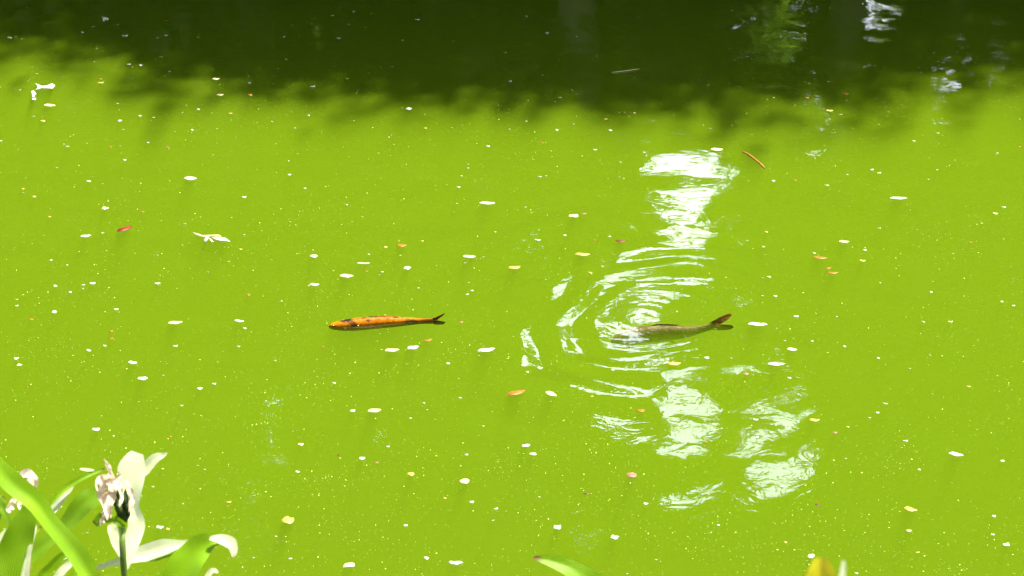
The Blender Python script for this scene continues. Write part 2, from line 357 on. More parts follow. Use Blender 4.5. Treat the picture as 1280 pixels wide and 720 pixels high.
# ------------------------------------------------------------------ fish
def fish_mat(name, base, back, spot, spot_amt=1.0, scale_v=1.0, fin=False):
    m, t = mat(name)
    tx = N(t, 'ShaderNodeTexCoord'); p = N(t, 'ShaderNodeBsdfPrincipled'); p.inputs['Roughness'].default_value = .45; p.inputs['Specular IOR Level'].default_value = .03
    n = N(t, 'ShaderNodeTexNoise'); n.inputs['Scale'].default_value = 28; n.inputs['Detail'].default_value = 4
    vo = N(t, 'ShaderNodeTexVoronoi'); vo.inputs['Scale'].default_value = 95; mpp = N(t, 'ShaderNodeMapping'); mpp.inputs['Scale'].default_value = (.8, 1.15, 1.15)
    t.links.new(tx.outputs['Object'], mpp.inputs[0]); t.links.new(mpp.outputs[0], vo.inputs['Vector']); t.links.new(tx.outputs['Object'], n.inputs['Vector'])
    m1 = N(t, 'ShaderNodeMix', data_type='RGBA'); m1.inputs['A'].default_value = (*base, 1); m1.inputs['B'].default_value = (*back, 1)
    t.links.new(n.outputs['Fac'], m1.inputs['Factor'])
    m2 = N(t, 'ShaderNodeMix', data_type='RGBA'); m2.blend_type = 'MULTIPLY'; m2.inputs['Factor'].default_value = .7 * scale_v
    r = N(t, 'ShaderNodeValToRGB'); r.color_ramp.elements[0].position = .25; r.color_ramp.elements[1].position = .6
    r.color_ramp.elements[0].color = (1.25, 1.25, 1.25, 1); r.color_ramp.elements[1].color = (.45, .42, .4, 1)
    t.links.new(vo.outputs['Distance'], r.inputs[0]); t.links.new(m1.outputs['Result'], m2.inputs['A']); t.links.new(r.outputs[0], m2.inputs['B'])
    at_ = N(t, 'ShaderNodeAttribute', attribute_name='pigment'); m3 = N(t, 'ShaderNodeMix', data_type='RGBA'); m3.inputs['B'].default_value = (*spot, 1)
    ms = N(t, 'ShaderNodeMath', operation='MULTIPLY'); ms.inputs[1].default_value = spot_amt
    t.links.new(at_.outputs['Fac'], ms.inputs[0]); t.links.new(ms.outputs[0], m3.inputs['Factor'])
    t.links.new(m2.outputs['Result'], m3.inputs['A']); t.links.new(m3.outputs['Result'], p.inputs['Base Color'])
    bp = N(t, 'ShaderNodeBump'); bp.inputs['Strength'].default_value = .5; bp.inputs['Distance'].default_value = .0015
    t.links.new(vo.outputs['Distance'], bp.inputs['Height']); t.links.new(bp.outputs[0], p.inputs['Normal'])
    o = N(t, 'ShaderNodeOutputMaterial'); t.links.new(p.outputs[0], o.inputs[0])
    return m
def interp(x, xs_, ys_): return float(np.interp(x, xs_, ys_))
def catmull(pts, t):
    n = len(pts) - 1; k = min(int(t * n), n - 1); f = t * n - k
    P = [pts[max(k - 1, 0)], pts[k], pts[k + 1], pts[min(k + 2, n)]]
    return .5 * ((2 * P[1]) + (P[2] - P[0]) * f + (2 * P[0] - 5 * P[1] + 4 * P[2] - P[3]) * f * f + (3 * P[1] - P[0] - 3 * P[2] + P[3]) * f ** 3)
def make_fish(name, label, pix, zs, wmax, hmax, bm_, finm, tailm, spots, tail, dorsal, root_pix, paired=True):
    base = at(*root_pix); root = tag(empty(name, base), label, 'fish')
    sp = [at(u, v) - base + Vector((0, 0, z)) for (u, v), z in zip(pix, zs)]
    S = [0, .015, .04, .09, .16, .26, .38, .5, .62, .74, .84, .92, 1]
    Wp = [.10, .28, .46, .68, .86, .98, 1, .96, .82, .60, .40, .28, .20]
    Hp = [.10, .26, .42, .62, .82, .97, 1, .96, .84, .64, .48, .42, .44]
    NR, NS = 110, 48; LEN = (sp[-1] - sp[0]).length; vv = []; pg = []; ff = []
    for i in range(NR + 1):
        s = i / NR; c = catmull(sp, s); c2 = catmull(sp, min(1, s + .02)); c1 = catmull(sp, max(0, s - .02))
        t = (c2 - c1).normalized(); sd = t.cross(Vector((0, 0, 1))).normalized(); up = sd.cross(t)
        a = wmax * interp(s, S, Wp); b = hmax * interp(s, S, Hp)
        for k in range(NS):
            q = 2 * math.pi * k / NS
            ca, sa = math.cos(q), math.sin(q)
            pt = c + sd * a * (abs(ca) ** .9) * math.copysign(1, ca) + up * b * (sa if sa > 0 else sa * 1.05)
            vv.append(pt)
            g = 0
            for (ss, fq, r1, r2, st) in spots:       # share of length, share from back to waterline, radii
                dq = (q if q < 4 else q - 2 * math.pi) - R(105 - 110 * fq)
                d = math.hypot((s - ss) * LEN / (r1 * 1.25), dq * (a + b) / 2 / (r2 * 1.3)) + .22 * math.sin(s * 160 + q * 9) + .12 * math.sin(q * 31)
                g = max(g, st * min(1, max(0, (1.3 - d) / .5)))
            pg.append(g)
    for i in range(NR):
        for k in range(NS):
            k2 = (k + 1) % NS; ff.append((i * NS + k, (i + 1) * NS + k, (i + 1) * NS + k2, i * NS + k2))
    ff.append(tuple(range(NS))); ff.append(tuple(NR * NS + k for k in range(NS))[::-1])
    me_ = mesh('body', vv, ff, bm_); at_ = me_.attributes.new('pigment', 'FLOAT', 'POINT'); at_.data.foreach_set('value', pg)
    obj('body', me_, root)
    def fin(nm, pts, m_, thick=.0016):
        P = [Vector(p) for p in pts]; nrm = Vector((0, 0, 0))
        for i in range(1, len(P) - 1): nrm += (P[i] - P[0]).cross(P[i + 1] - P[0])
        nrm = nrm.normalized() * thick / 2; n_ = len(P); c = sum(P, Vector()) / n_
        v_ = [p + nrm * .4 for p in P] + [p - nrm * .4 for p in P] + [c + nrm * 1.6, c - nrm * 1.6]; f_ = []
        for i in range(n_):
            j = (i + 1) % n_; f_ += [(i, j, 2 * n_), (n_ + j, n_ + i, 2 * n_ + 1), (i, n_ + i, n_ + j, j)]
        me2 = mesh(nm, v_, f_, m_, smooth=False); return obj(nm, me2, root)
    # tail: two lobes, given as offsets (along x, y, z) from the tail root
    tr_ = sp[-1]
    for nm, L_ in zip(['upper_tail_lobe', 'lower_tail_lobe'], tail): fin(nm, [tr_ + Vector(q) for q in L_], tailm)
    # dorsal fin
    s0, s1, hh, lean = dorsal; top = []; bot = []
    for k in range(9):
        f = k / 8; s = s0 + (s1 - s0) * f; c = catmull(sp, s) + Vector((0, 0, hmax * interp(s, S, Hp) * .96)); bot.append(c)
        top.append(c + Vector((.01 * f + .006, lean, hh * (1 - .55 * f) * min(1, .35 + f * 5))))
    fin('dorsal_fin', bot + top[::-1], finm, .002)
    for sgn in ((1, -1) if paired else ()):
        c = catmull(sp, .2) + Vector((0, sgn * wmax * .35, -hmax * .9))
        fin('pectoral_fin', [c, c + Vector((.02, sgn * .008, -.010)), c + Vector((.048, sgn * .014, -.026)), c + Vector((.060, sgn * .010, -.032)), c + Vector((.05, sgn * .004, -.03)), c + Vector((.018, 0, -.016))], finm)
        c = catmull(sp, .56) + Vector((0, sgn * wmax * .1, -hmax * .95))
        fin('pelvic_fin', [c, c + Vector((.02, sgn * .004, -.012)), c + Vector((.036, sgn * .003, -.02)), c + Vector((.02, 0, -.008))], finm)
    for sgn in (1, -1):
        c = catmull(sp, .075) + Vector((0, sgn * wmax * interp(.075, S, Wp) * .93, hmax * .2)); em = MB()
        em.tube([c - Vector((0, sgn * .002, 0)), c + Vector((0, sgn * .0015, .0005))], [.0042, .0028], 10); em.build('eye', M['eye'], root)
    return root
M['eye'] = rough_mat('eye', (.01, .01, .01), (.02, .018, .01), 5, .15, 0)
M['koi'] = fish_mat('koi_orange', (.17, .036, .0004), (.23, .085, .0006), (.008, .005, .004), scale_v=.35)
M['koi_fin'] = fish_mat('koi_fin', (.10, .025, .002), (.08, .02, .003), (.05, .03, .02), scale_v=.2)
M['koi_tail'] = fish_mat('koi_tail', (.06, .015, .003), (.025, .01, .004), (.05, .03, .02), scale_v=.2)
M['carp'] = fish_mat('carp_brown', (.046, .036, .008), (.066, .050, .012), (.02, .02, .01), scale_v=1.0)
M['carp_fin'] = fish_mat('carp_fin', (.015, .012, .006), (.02, .014, .006), (.05, .03, .02), scale_v=.2)
M['carp_tail'] = fish_mat('carp_tail', (.095, .045, .005), (.065, .034, .005), (.05, .03, .02), scale_v=.2)
make_fish('koi', 'slim orange koi with black blotches swimming left at the surface',
    [(411, 406), (440, 404), (475, 401), (510, 400), (541, 401)], [-.008, -.006, -.006, -.006, -.001], .0255, .0265,
    M['koi'], M['koi_fin'], M['koi_tail'],
    [(.20, .12, .020, .012, 1), (.235, .45, .010, .011, .7), (.26, .78, .010, .010, .85), (.45, .05, .022, .007, 1), (.53, .1, .012, .006, .9), (.36, .15, .009, .006, .8), (.39, .5, .007, .006, .8),
     (.64, .18, .010, .006, .9), (.30, .2, .007, .005, .5), (.33, .12, .006, .004, .6), (.78, .85, .022, .008, .8), (.75, .4, .006, .004, .6), (.90, .6, .012, .008, .6), (.57, .4, .006, .005, .6), (.48, .45, .005, .004, .5),
     (.70, .1, .007, .004, .7), (.14, .2, .006, .005, .35), (.97, .3, .02, .02, .6)],
    [[(-.008, 0, .010), (.012, 0, .017), (.032, .002, .026), (.052, .004, .036), (.044, .003, .024), (.030, .002, .014), (.018, 0, .004), (-.004, 0, .002)],
     [(-.008, 0, -.010), (-.004, 0, .002), (.018, 0, .003), (.034, -.004, .002), (.055, -.010, .0), (.042, -.010, -.012), (.012, -.002, -.016)]],
    (.42, .62, .003, 0), (480, 402), paired=False)
make_fish('carp', 'olive brown carp with orange forked tail ringed by ripples',
    [(764, 410), (792, 407), (828, 405), (862, 404), (889, 402)], [-.066, -.047, -.040, -.037, -.022], .033, .036,
    M['carp'], M['carp_fin'], M['carp_tail'], [(.3, .1, .03, .01, .35)],
    [[(-.008, 0, .016), (.012, 0, .028), (.036, .006, .040), (.064, .012, .050), (.082, .016, .052), (.086, .014, .044), (.074, .008, .032), (.052, .002, .018), (.032, -.002, .008), (-.004, 0, .002)],
     [(-.008, 0, -.012), (-.004, 0, .004), (.030, -.004, .011), (.054, -.012, .014), (.082, -.022, .016), (.094, -.026, .009), (.080, -.022, -.004), (.050, -.012, -.012), (.014, -.002, -.016)]],
    (.40, .62, .009, 0), (830, 404))

# ------------------------------------------------------------------ floating petals, leaves and twigs
def petal_mat(name, c1, c2, tr=.25): return leaf_mat(name, c1, c2, tr, 60, .5)
PM = {'w': petal_mat('petal_white', (.15, .15, .105), (.36, .36, .29)), 'y': petal_mat('petal_yellow', (.17, .13, .022), (.24, .19, .045)),
      'o': petal_mat('petal_orange', (.12, .046, .003), (.17, .078, .008)), 's': petal_mat('petal_dull', (.085, .095, .03), (.20, .20, .09)), 'r': petal_mat('leaf_red_brown', (.07, .008, .002), (.12, .018, .004)),
      'b': petal_mat('leaf_brown', (.03, .008, .003), (.09, .025, .008)), 'c': petal_mat('leaf_cream', (.26, .22, .09), (.42, .37, .20)),
      'p': petal_mat('petal_pink', (.16, .045, .03), (.24, .10, .07))}
prnd = random.Random(11)
def slab(outline, h, cup=.0, thick=.0009):
    """thin irregular flake from a plan outline: closed, rim slightly raised"""
    n = len(outline); cx = sum(p[0] for p in outline) / n; cy = sum(p[1] for p in outline) / n
    v = []
    for zz in (thick, 0):
        for k, (x, y) in enumerate(outline): v.append((x, y, h + zz + cup * (1 + .6 * math.sin(k * 1.9))))
        v.append((cx, cy, h + zz))
    f = []
    for k in range(n):
        j = (k + 1) % n; f += [(k, j, n), (n + 1 + j, n + 1 + k, 2 * n + 1), (k, n + 1 + k, n + 1 + j, j)]
    return v, f
def flake_outline(L_, W_, ang, shape='petal', n=11):
    o = []
    for k in range(n):
        q = 2 * math.pi * k / n
        if shape == 'petal': r_ = 1 + prnd.uniform(-.30, .24); x, y = math.cos(q) * r_, math.sin(q) * r_
        else:      # leaf: pointed at both ends
            x = math.cos(q); y = math.sin(q) * (1 - .45 * abs(x) ** 1.5) * (1 - .3 * x) + prnd.uniform(-.10, .10); x *= 1 + .12 * abs(math.cos(q)) ** 8
        x *= L_ / 2; y *= W_ / 2
        o.append((x * math.cos(ang) - y * math.sin(ang), x * math.sin(ang) + y * math.cos(ang)))
    return o
def floater(u, v, wpx, c, label, cat, name, shape='petal', asp=None, ang=None, hpx=None):
    p = at(u, v); d = (p - Vector((0, 0, CAM_H))).length; m = d / F
    z = float(wave(p.x, p.y)); fs = CAM_H / d
    L_ = wpx * m
    if ang is None: ang = prnd.uniform(-.5, .5)
    if shape == 'petal': W_ = L_ * ((asp or prnd.uniform(.7, 1.25)) * .85)
    else: W_ = L_ * (asp or .45)
    v_, f_ = slab(flake_outline(L_, W_, ang, shape), .0012, .0012 + .05 * min(L_, .03))
    o = obj(name, mesh(name, v_, f_, PM[c]), None, (p.x, p.y, z))
    return tag(o, label, cat)
CN = {'w': 'white', 'y': 'yellow', 'o': 'orange', 'p': 'pink', 'c': 'cream', 'b': 'brown', 'r': 'red'}
# notable pieces: u, v, width px, colour, kind of outline, category, name, label, short landmark phrase, aspect, angle
NOTE = [
 (156, 287, 24, 'r', 'leaf', 'leaf', 'dead_leaf', 'curled red brown dead leaf floating on the left side of the green water', 'the red brown leaf', .55, .9),
 (645, 492, 27, 'o', 'leaf', 'leaf', 'dead_leaf', 'slender orange yellow leaf floating below centre of the green water', 'the slender orange leaf', .5, .55),
 (689, 494, 19, 'c', 'leaf', 'leaf', 'fallen_leaf', 'cream coloured leaf right beside the slender orange leaf', 'the cream leaf', .6, -.8),
 (608, 438, 23, 'w', 'leaf', 'leaf', 'fallen_leaf', 'long white leaf to the lower right of the orange koi', 'the long white leaf', .55, .4),
 (490, 438, 18, 'c', 'leaf', 'leaf', 'fallen_leaf', 'yellowish oval leaf, left one of the pair below the orange koi', 'the leaf pair', .6, .15),
 (516, 435, 16, 'w', 'leaf', 'leaf', 'fallen_leaf', 'pale oval leaf, right one of the pair below the orange koi', None, .8, .5),
 (535, 426, 12, 'o', 'leaf', 'leaf', 'dead_leaf', 'small curled orange leaf just below the tail of the koi', None, .6, .6),
 (219, 404, 18, 'c', 'leaf', 'leaf', 'fallen_leaf', 'pale yellow leaf with a tiny stalk, left of the koi', 'the pale yellow leaf', .6, .25),
 (947, 406, 24, 'w', 'leaf', 'leaf', 'fallen_leaf', 'white leaf floating just behind the tail of the brown carp', 'the white leaf behind the carp', .5, -.1),
 (970, 456, 21, 'w', 'leaf', 'leaf', 'fallen_leaf', 'blunt white strip floating to the lower right of the carp', 'the white strip below the carp', .5, 0),
 (990, 438, 12, 'w', 'leaf', 'petal', 'floating_petal', 'short white petal just above the blunt white strip', None, .8, -.2),
 (843, 457, 16, 'y', 'leaf', 'leaf', 'fallen_leaf', 'small yellow leaf floating straight below the brown carp', 'the yellow leaf below the carp', .7, .2),
 (728, 319, 19, 'y', 'leaf', 'leaf', 'fallen_leaf', 'yellow leaf floating just above the long bright crescent of ripple light', 'the yellow leaf above the crescent', .6, -.1),
 (643, 335, 16, 'y', 'leaf', 'leaf', 'fallen_leaf', 'bright yellow leaf floating between the koi and the rippled light', 'the bright yellow leaf at centre', .8, .35),
 (776, 302, 14, 'b', 'leaf', 'leaf', 'dead_leaf', 'dark brown curled leaf floating above the ripples', 'the dark brown curled leaf', .7, -.3),
 (717, 271, 12, 'c', 'petal', 'petal', 'floating_petal', 'cream petal with a pinkish scrap beside it, upper centre', 'the cream petal at upper centre', 1.0, .2),
 (609, 255, 20, 'w', 'leaf', 'petal', 'floating_petal', 'thin white petal lying level in upper centre of the green water', 'the thin white petal', .5, -.05),
 (433, 346, 17, 'c', 'leaf', 'petal', 'floating_petal', 'pale cream petal above the middle of the orange koi', 'the cream petal above the koi', .7, -.1),
 (454, 330, 16, 'w', 'leaf', 'petal', 'floating_petal', 'narrow pale petal just up and right of the cream petal', None, .3, 0),
 (502, 308, 13, 'o', 'leaf', 'petal', 'floating_petal', 'pale orange petal high above the tail of the koi', 'the pale orange petal', .8, 0),
 (509, 336, 9, 'w', 'petal', 'petal', 'floating_petal', 'rounded white petal below the pale orange petal', None, 1.5, 0),
 (62, 132, 15, 'c', 'leaf', 'petal', 'floating_petal', 'tapering white petal right under the bone shaped twig', 'the tapering white petal', .7, -.2),
 (238, 224, 16, 'w', 'leaf', 'petal', 'floating_petal', 'bright white petal alone in the upper left of the green water', 'the bright white petal at upper left', .9, -.1),
 (107, 296, 13, 'w', 'leaf', 'petal', 'floating_petal', 'white oval petal left of the red brown leaf', 'the white oval petal', .8, .3),
 (392, 321, 10, 'w', 'petal', 'petal', 'floating_petal', 'rounded white petal left of centre, above the koi head', 'the rounded white petal', 1.5, 0),
 (393, 357, 12, 'w', 'leaf', 'petal', 'floating_petal', 'oblong white petal directly above the koi head', None, .8, 0),
 (299, 402, 13, 'w', 'leaf', 'petal', 'floating_petal', 'bent white scrap to the left of the koi head', 'the bent white scrap', .5, -.3),
 (166, 454, 11, 'w', 'petal', 'petal', 'floating_petal', 'white wedge of petal, upper of two on the left', 'the white wedge petal', .8, -.3),
 (178, 474, 12, 'w', 'petal', 'petal', 'floating_petal', 'plump white petal just below the white wedge petal', None, 1.2, .4),
 (1123, 248, 21, 'w', 'leaf', 'leaf', 'fallen_leaf', 'long white leaf alone in the upper right of the green water', 'the long white leaf at upper right', .5, 0),
 (1055, 303, 12, 'c', 'leaf', 'petal', 'floating_petal', 'cream oval petal to the right of the ripples', 'the cream oval petal', .8, -.1),
 (1025, 323, 18, 'o', 'leaf', 'leaf', 'dead_leaf', 'narrow orange leaf pointing right, beyond the ripples', 'the narrow orange leaf', .5, -.2),
 (1041, 342, 13, 'o', 'leaf', 'petal', 'floating_petal', 'short pale orange scrap under the narrow orange leaf', None, .6, .05),
 (1035, 336, 8, 'o', 'petal', 'petal', 'floating_petal', 'tiny dark orange scrap between two orange pieces', None, .9, 0),
 (896, 188, 15, 'c', 'leaf', 'petal', 'floating_petal', 'pale yellow petal beside the broad white sky reflection', 'the petal beside the sky reflection', .8, -.1),
 (1057, 118, 9, 'o', 'petal', 'petal', 'floating_petal', 'glowing orange petal on the edge of the shaded water', 'the glowing orange petal', 1.3, 0),
 (1037, 139, 9, 'y', 'petal', 'petal', 'floating_petal', 'yellow green scrap just below the glowing orange petal', None, .9, 0),
 (1138, 638, 17, 'y', 'leaf', 'leaf', 'fallen_leaf', 'yellow leaf floating in the lower right of the water', 'the yellow leaf at lower right', .7, -.5),
 (1195, 569, 18, 'w', 'leaf', 'petal', 'floating_petal', 'white leaf with a rusty end near the right edge', 'the white leaf near the right edge', .6, -.4),
 (1018, 526, 13, 'y', 'leaf', 'petal', 'floating_petal', 'flat yellow petal beside the lower right sky reflection', 'the flat yellow petal', .7, 0),
 (1014, 696, 10, 'w', 'petal', 'petal', 'floating_petal', 'round white petal above the blurred yellow leaf tip', 'the blurred yellow leaf tip', 1.4, 0),
 (789, 595, 12, 'p', 'petal', 'petal', 'floating_petal', 'round reddish petal below the lower ripples', 'the round reddish petal', 1.5, .3),
 (733, 618, 8, 'b', 'leaf', 'leaf', 'dead_leaf', 'tiny dark brown scrap left of the reddish petal', None, .6, 0),
 (801, 514, 10, 'o', 'petal', 'petal', 'floating_petal', 'orange petal lying in the lower streaks of sky reflection', 'the orange petal in the streaks', 1.0, .3),
 (468, 514, 17, 'c', 'leaf', 'petal', 'floating_petal', 'cream petal with orange tip, below the leaf pair', 'the cream petal with orange tip', .7, .25),
 (581, 603, 14, 'c', 'leaf', 'petal', 'floating_petal', 'tilted cream petal in the lower middle of the water', 'the tilted cream petal', 1.0, -1.1),
 (514, 594, 9, 'y', 'petal', 'petal', 'floating_petal', 'yellow heart shaped petal left of the tilted cream petal', None, 1.4, 0),
 (436, 707, 17, 'c', 'petal', 'petal', 'floating_petal', 'ragged white petal with brown specks at the bottom edge', 'the ragged white petal', .9, .5),
 (569, 705, 17, 'w', 'petal', 'petal', 'floating_petal', 'wide ragged white petal at the bottom edge, right of another', 'the wide white petal at the bottom', .7, 0),
 (360, 651, 17, 'y', 'petal', 'leaf', 'fallen_leaf', 'round yellow leaf with a short stalk in the lower left water', 'the round yellow leaf', 1.5, 0),
 (696, 660, 12, 'w', 'petal', 'petal', 'floating_petal', 'white petal above the green leaf tip at the bottom', 'the green leaf tip at the bottom', 1.2, 0),
 (768, 673, 11, 'w', 'petal', 'petal', 'floating_petal', 'white petal to the upper right of the green leaf tip', None, 1.1, -.4),
 (657, 558, 12, 'w', 'petal', 'petal', 'floating_petal', 'white petal, upper of two below the slender orange leaf', 'the two white petals at lower centre', .8, .3),
 (666, 568, 10, 'w', 'petal', 'petal', 'floating_petal', 'white petal, lower of two below the slender orange leaf', None, .8, .1),
 (120, 538, 10, 'w', 'petal', 'petal', 'floating_petal', 'white petal floating above the withered ginger flower', 'the withered flower', 1.1, .4),
 (200, 660, 9, 'w', 'petal', 'petal', 'floating_petal', 'white petal between the flower stem and the folded leaf', None, 1.1, 0),
 (77, 700, 12, 'w', 'leaf', 'petal', 'floating_petal', 'white petal glimpsed between the leaves at the lower left', None, .8, .2),
 (577, 404, 5, 'p', 'petal', 'petal', 'floating_petal', 'tiny pink petal just behind the tail of the koi', 'the koi tail', 1.2, 0),
 (933, 468, 6, 'p', 'petal', 'petal', 'floating_petal', 'tiny pink petal left of the blunt white strip', None, 1.4, 0),
 (586, 321, 16, 'w', 'petal', 'petal', 'floating_petal', 'faint painted reflection patch left of the bright yellow leaf', None, .8, 0),  # white flake in place of a pale reflection on the water
 (270, 99, 9, 'c', 'leaf', 'petal', 'floating_petal', 'pale orange petal in the shade, upper of two at upper left', 'the pale orange pair in the shade', .8, 0),
 (275, 119, 9, 'c', 'leaf', 'petal', 'floating_petal', 'pale orange petal, lower of two at upper left', None, .9, 0),
 (313, 119, 6, 'o', 'petal', 'petal', 'floating_petal', 'orange dot of petal right of the pale orange pair', None, 1.4, 0),
 (126, 104, 8, 'y', 'leaf', 'petal', 'floating_petal', 'yellow petal at the shade edge in the upper left', 'the yellow petal at the shade edge', .8, .3),
 (511, 137, 8, 'w', 'petal', 'petal', 'floating_petal', 'white petal at the shade edge left of centre', 'the white petal at the shade edge', 1.5, 0),
 (156, 45, 8, 'w', 'petal', 'petal', 'floating_petal', 'brightest white petal in the dark water at upper left', 'the bright petal in the dark water', 1.0, .4),
]
SMALL = """34,10,2,w 12,48,7,w 20,47,3,w 116,34,5,w 103,41,4,w 208,26,4,o 208,45,5,w 197,48,4,w 248,47,4,w 355,46,4,w 423,48,8,w 121,61,4,w 201,72,5,w 161,81,5,w 176,82,5,w 212,90,4,w
358,75,4,w 46,93,4,w 22,97,3,w 126,99,4,o 25,113,3,w 147,130,4,w 54,152,8,y 150,152,7,w 154,163,4,w 42,146,4,w 175,146,5,w 192,148,5,w 248,137,5,w 312,104,5,w 391,109,8,w 386,145,4,w 369,161,4,w
340,153,4,w 288,142,6,y 228,141,3,w 240,163,5,w 185,179,4,w 84,184,7,w 80,181,4,w 1,177,5,w 138,184,5,o 150,183,3,w 210,186,6,o 209,184,3,w 156,200,6,w 71,210,3,w 111,227,7,w 361,202,3,w 362,219,5,w
381,236,5,w 29,237,5,y 416,20,5,y 442,15,4,w 436,31,4,w 522,25,7,w 503,51,3,w 566,52,4,w 632,66,4,w 658,21,5,w 684,42,5,w 721,46,3,w 698,75,3,w 746,71,4,w 799,22,3,w 490,84,3,w 461,92,4,o 434,99,4,y
638,102,5,w 700,123,6,w 721,119,3,w 715,113,2,w 532,161,5,y 658,152,4,w 637,162,2,w 696,163,5,w 757,150,5,y 763,164,5,w 793,142,4,y 717,156,3,w 610,183,6,w 678,179,4,o 744,188,5,w 775,203,4,w 805,191,4,w
774,222,4,w 473,192,3,w 585,206,4,w 585,211,3,w 577,221,3,w 675,222,5,w 682,221,4,w 573,235,6,w 486,172,4,w 874,100,2,w 885,107,4,w 1011,105,4,w 967,123,4,y 1009,123,6,o 1051,144,5,w 915,157,3,o
1142,177,6,w 1172,167,5,w 1090,213,5,w 1099,217,6,c 1171,213,4,w 1160,225,4,w 994,226,5,o 1059,219,4,w 1033,232,7,w 967,227,5,w 1274,184,4,o 1247,192,3,w 1237,108,2,w
43,247,7,y 29,242,3,w 131,261,10,c 135,252,3,w 62,272,5,y 178,266,6,o 128,292,5,w 231,281,5,w 305,247,7,w 305,294,4,w 301,312,5,y 286,328,4,y 197,320,4,w 228,307,3,w 260,341,3,w 386,358,3,w 311,369,7,o
352,377,4,w 133,314,3,w 64,326,4,w 84,332,3,w 69,358,6,w 104,357,5,w 104,362,4,w 115,355,9,w 88,366,6,w 197,355,8,w 68,391,8,w 21,375,5,y 21,383,5,w 39,400,8,o 145,388,7,w 306,411,5,w 139,415,6,o 139,424,6,o
131,433,5,w 111,439,8,w 219,433,8,w 298,434,6,w 344,452,4,w 272,453,3,y 404,434,4,o 20,449,8,w 24,457,8,c 204,470,4,w 418,480,5,w 90,436,2,w 105,453,2,w 482,310,7,y 458,340,6,o 478,341,4,w 461,319,5,w
474,345,3,w 523,361,4,w 581,329,4,w 604,322,4,w 571,255,4,w 657,260,3,w 730,268,7,p 706,295,5,w 672,301,8,w 619,290,4,y 762,296,4,w 738,342,6,y 753,334,5,w 743,301,5,o 584,369,5,w 590,364,4,w 586,354,3,w
560,455,6,w 675,460,9,w 659,467,6,w 573,474,3,w 477,437,4,y 766,464,5,w 528,302,4,y 434,257,3,w 453,272,4,w 1255,260,6,w 1244,268,8,c 1227,280,4,w 1099,286,5,w 1213,304,5,o 1204,313,3,o 1191,318,3,w
958,291,5,y 954,309,5,w 934,302,4,w 1018,317,5,w 1081,314,6,w 1078,327,8,y 961,347,6,w 953,348,3,w 1100,354,4,w 1164,366,5,w 1252,378,6,w 1267,383,5,w 969,371,5,w 953,371,4,w 995,396,8,w 1046,396,3,w
1132,397,4,o 1154,403,5,w 1188,403,7,c 971,411,3,w 981,427,4,w 1015,427,4,w 1056,434,5,w 883,449,7,w 914,449,3,w 1098,449,5,w 1137,462,4,w 987,473,5,w 1171,422,2,w 250,487,8,w 227,508,6,w 268,481,6,w
142,546,3,w 213,547,5,o 376,556,8,c 424,570,5,b 372,591,7,w 417,480,5,w 210,662,6,y 286,628,7,y 191,609,5,w 247,583,3,w 256,588,4,w 109,667,4,w 317,698,4,w 363,699,5,w 345,671,5,y 203,587,4,y
441,514,8,w 575,499,5,w 530,504,4,w 513,524,5,w 485,559,5,w 452,574,9,w 471,579,5,p 590,629,7,w 620,637,6,w 533,699,9,w 507,658,6,w 807,631,7,w 674,622,4,w 820,701,5,w 583,570,5,w 616,652,4,w 740,497,5,y
784,718,4,w 604,534,4,y 556,624,5,y 1106,506,8,w 1097,517,5,w 945,525,8,w 947,547,5,w 1060,534,5,y 1044,541,7,p 1087,523,3,w 1132,552,7,w 1149,588,5,w 1253,577,6,w 978,609,6,w 1057,574,4,w 1077,592,4,y
1022,632,7,b 1136,665,9,w 1242,646,6,w 1241,669,5,w 1258,682,11,w 1147,692,6,y 1071,718,5,w 882,553,6,o 898,658,5,w 949,511,6,w 1165,494,3,w 982,679,5,y 1211,484,6,y"""
for u, v, wd, c, shp, cat, nm, lab, _, asp, ang in NOTE: floater(u, v, wd * .93, c, lab, cat, nm, shp, asp, ang)
# small ones: labelled by the nearest landmark, the side of it they lie on and their order there
LM = [(n[0], n[1], n[8]) for n in NOTE if n[8]] + [(437, 405, 'the koi head'), (800, 404, 'the carp'), (265, 297, 'the pale forked twig'), (50, 110, 'the bone shaped twig'),
      (941, 200, 'the thin red twig'), (860, 240, 'the broad white sky reflection'), (975, 45, 'the green tree reflection'), (700, 30, 'the dark reflection at top centre')]
small = [(float(a), float(b), float(c), d) for a, b, c, d in (q.split(',') for q in SMALL.split())]
bins = {}
for k, (u, v, wd, c) in enumerate(small):
    l = min(LM, key=lambda q: (q[0] - u) ** 2 + (1.6 * (q[1] - v)) ** 2)
    dx, dy = u - l[0], (v - l[1]) * 1.6
    a = math.degrees(math.atan2(-dy, dx)) % 360
    dr = ['right of', 'up and right of', 'above', 'up and left of', 'left of', 'down and left of', 'below', 'down and right of'][int((a + 22.5) // 45) % 8]
    bins.setdefault((l[2], dr, c), []).append((math.hypot(dx, dy), k))
ORD = ['', 'second ', 'third ', 'fourth ', 'fifth ', 'sixth ', 'seventh ', 'eighth ', 'ninth ']
labs = {}
for (lm, dr, c), L_ in bins.items():
    L_.sort()
    for j, (_, k) in enumerate(L_):
        first = 'nearest ' if (j == 0 and len(L_) > 1) else ORD[j] + ('nearest ' if j else '')
        labs[k] = f"{first}{'tiny' if len(lm) > 30 and j else 'small'} {CN[c]} fleck {dr} {lm.replace('the ', 'the ', 1)}"
for k, (u, v, wd, c) in enumerate(small):
    o = floater(u, v, wd * .85, 's' if c == 'w' and prnd.random() < (.75 if wd < 5 else .3) else c, labs[k], 'petal', 'petal_fleck'); o['group'] = 'small petal flecks floating on the water'

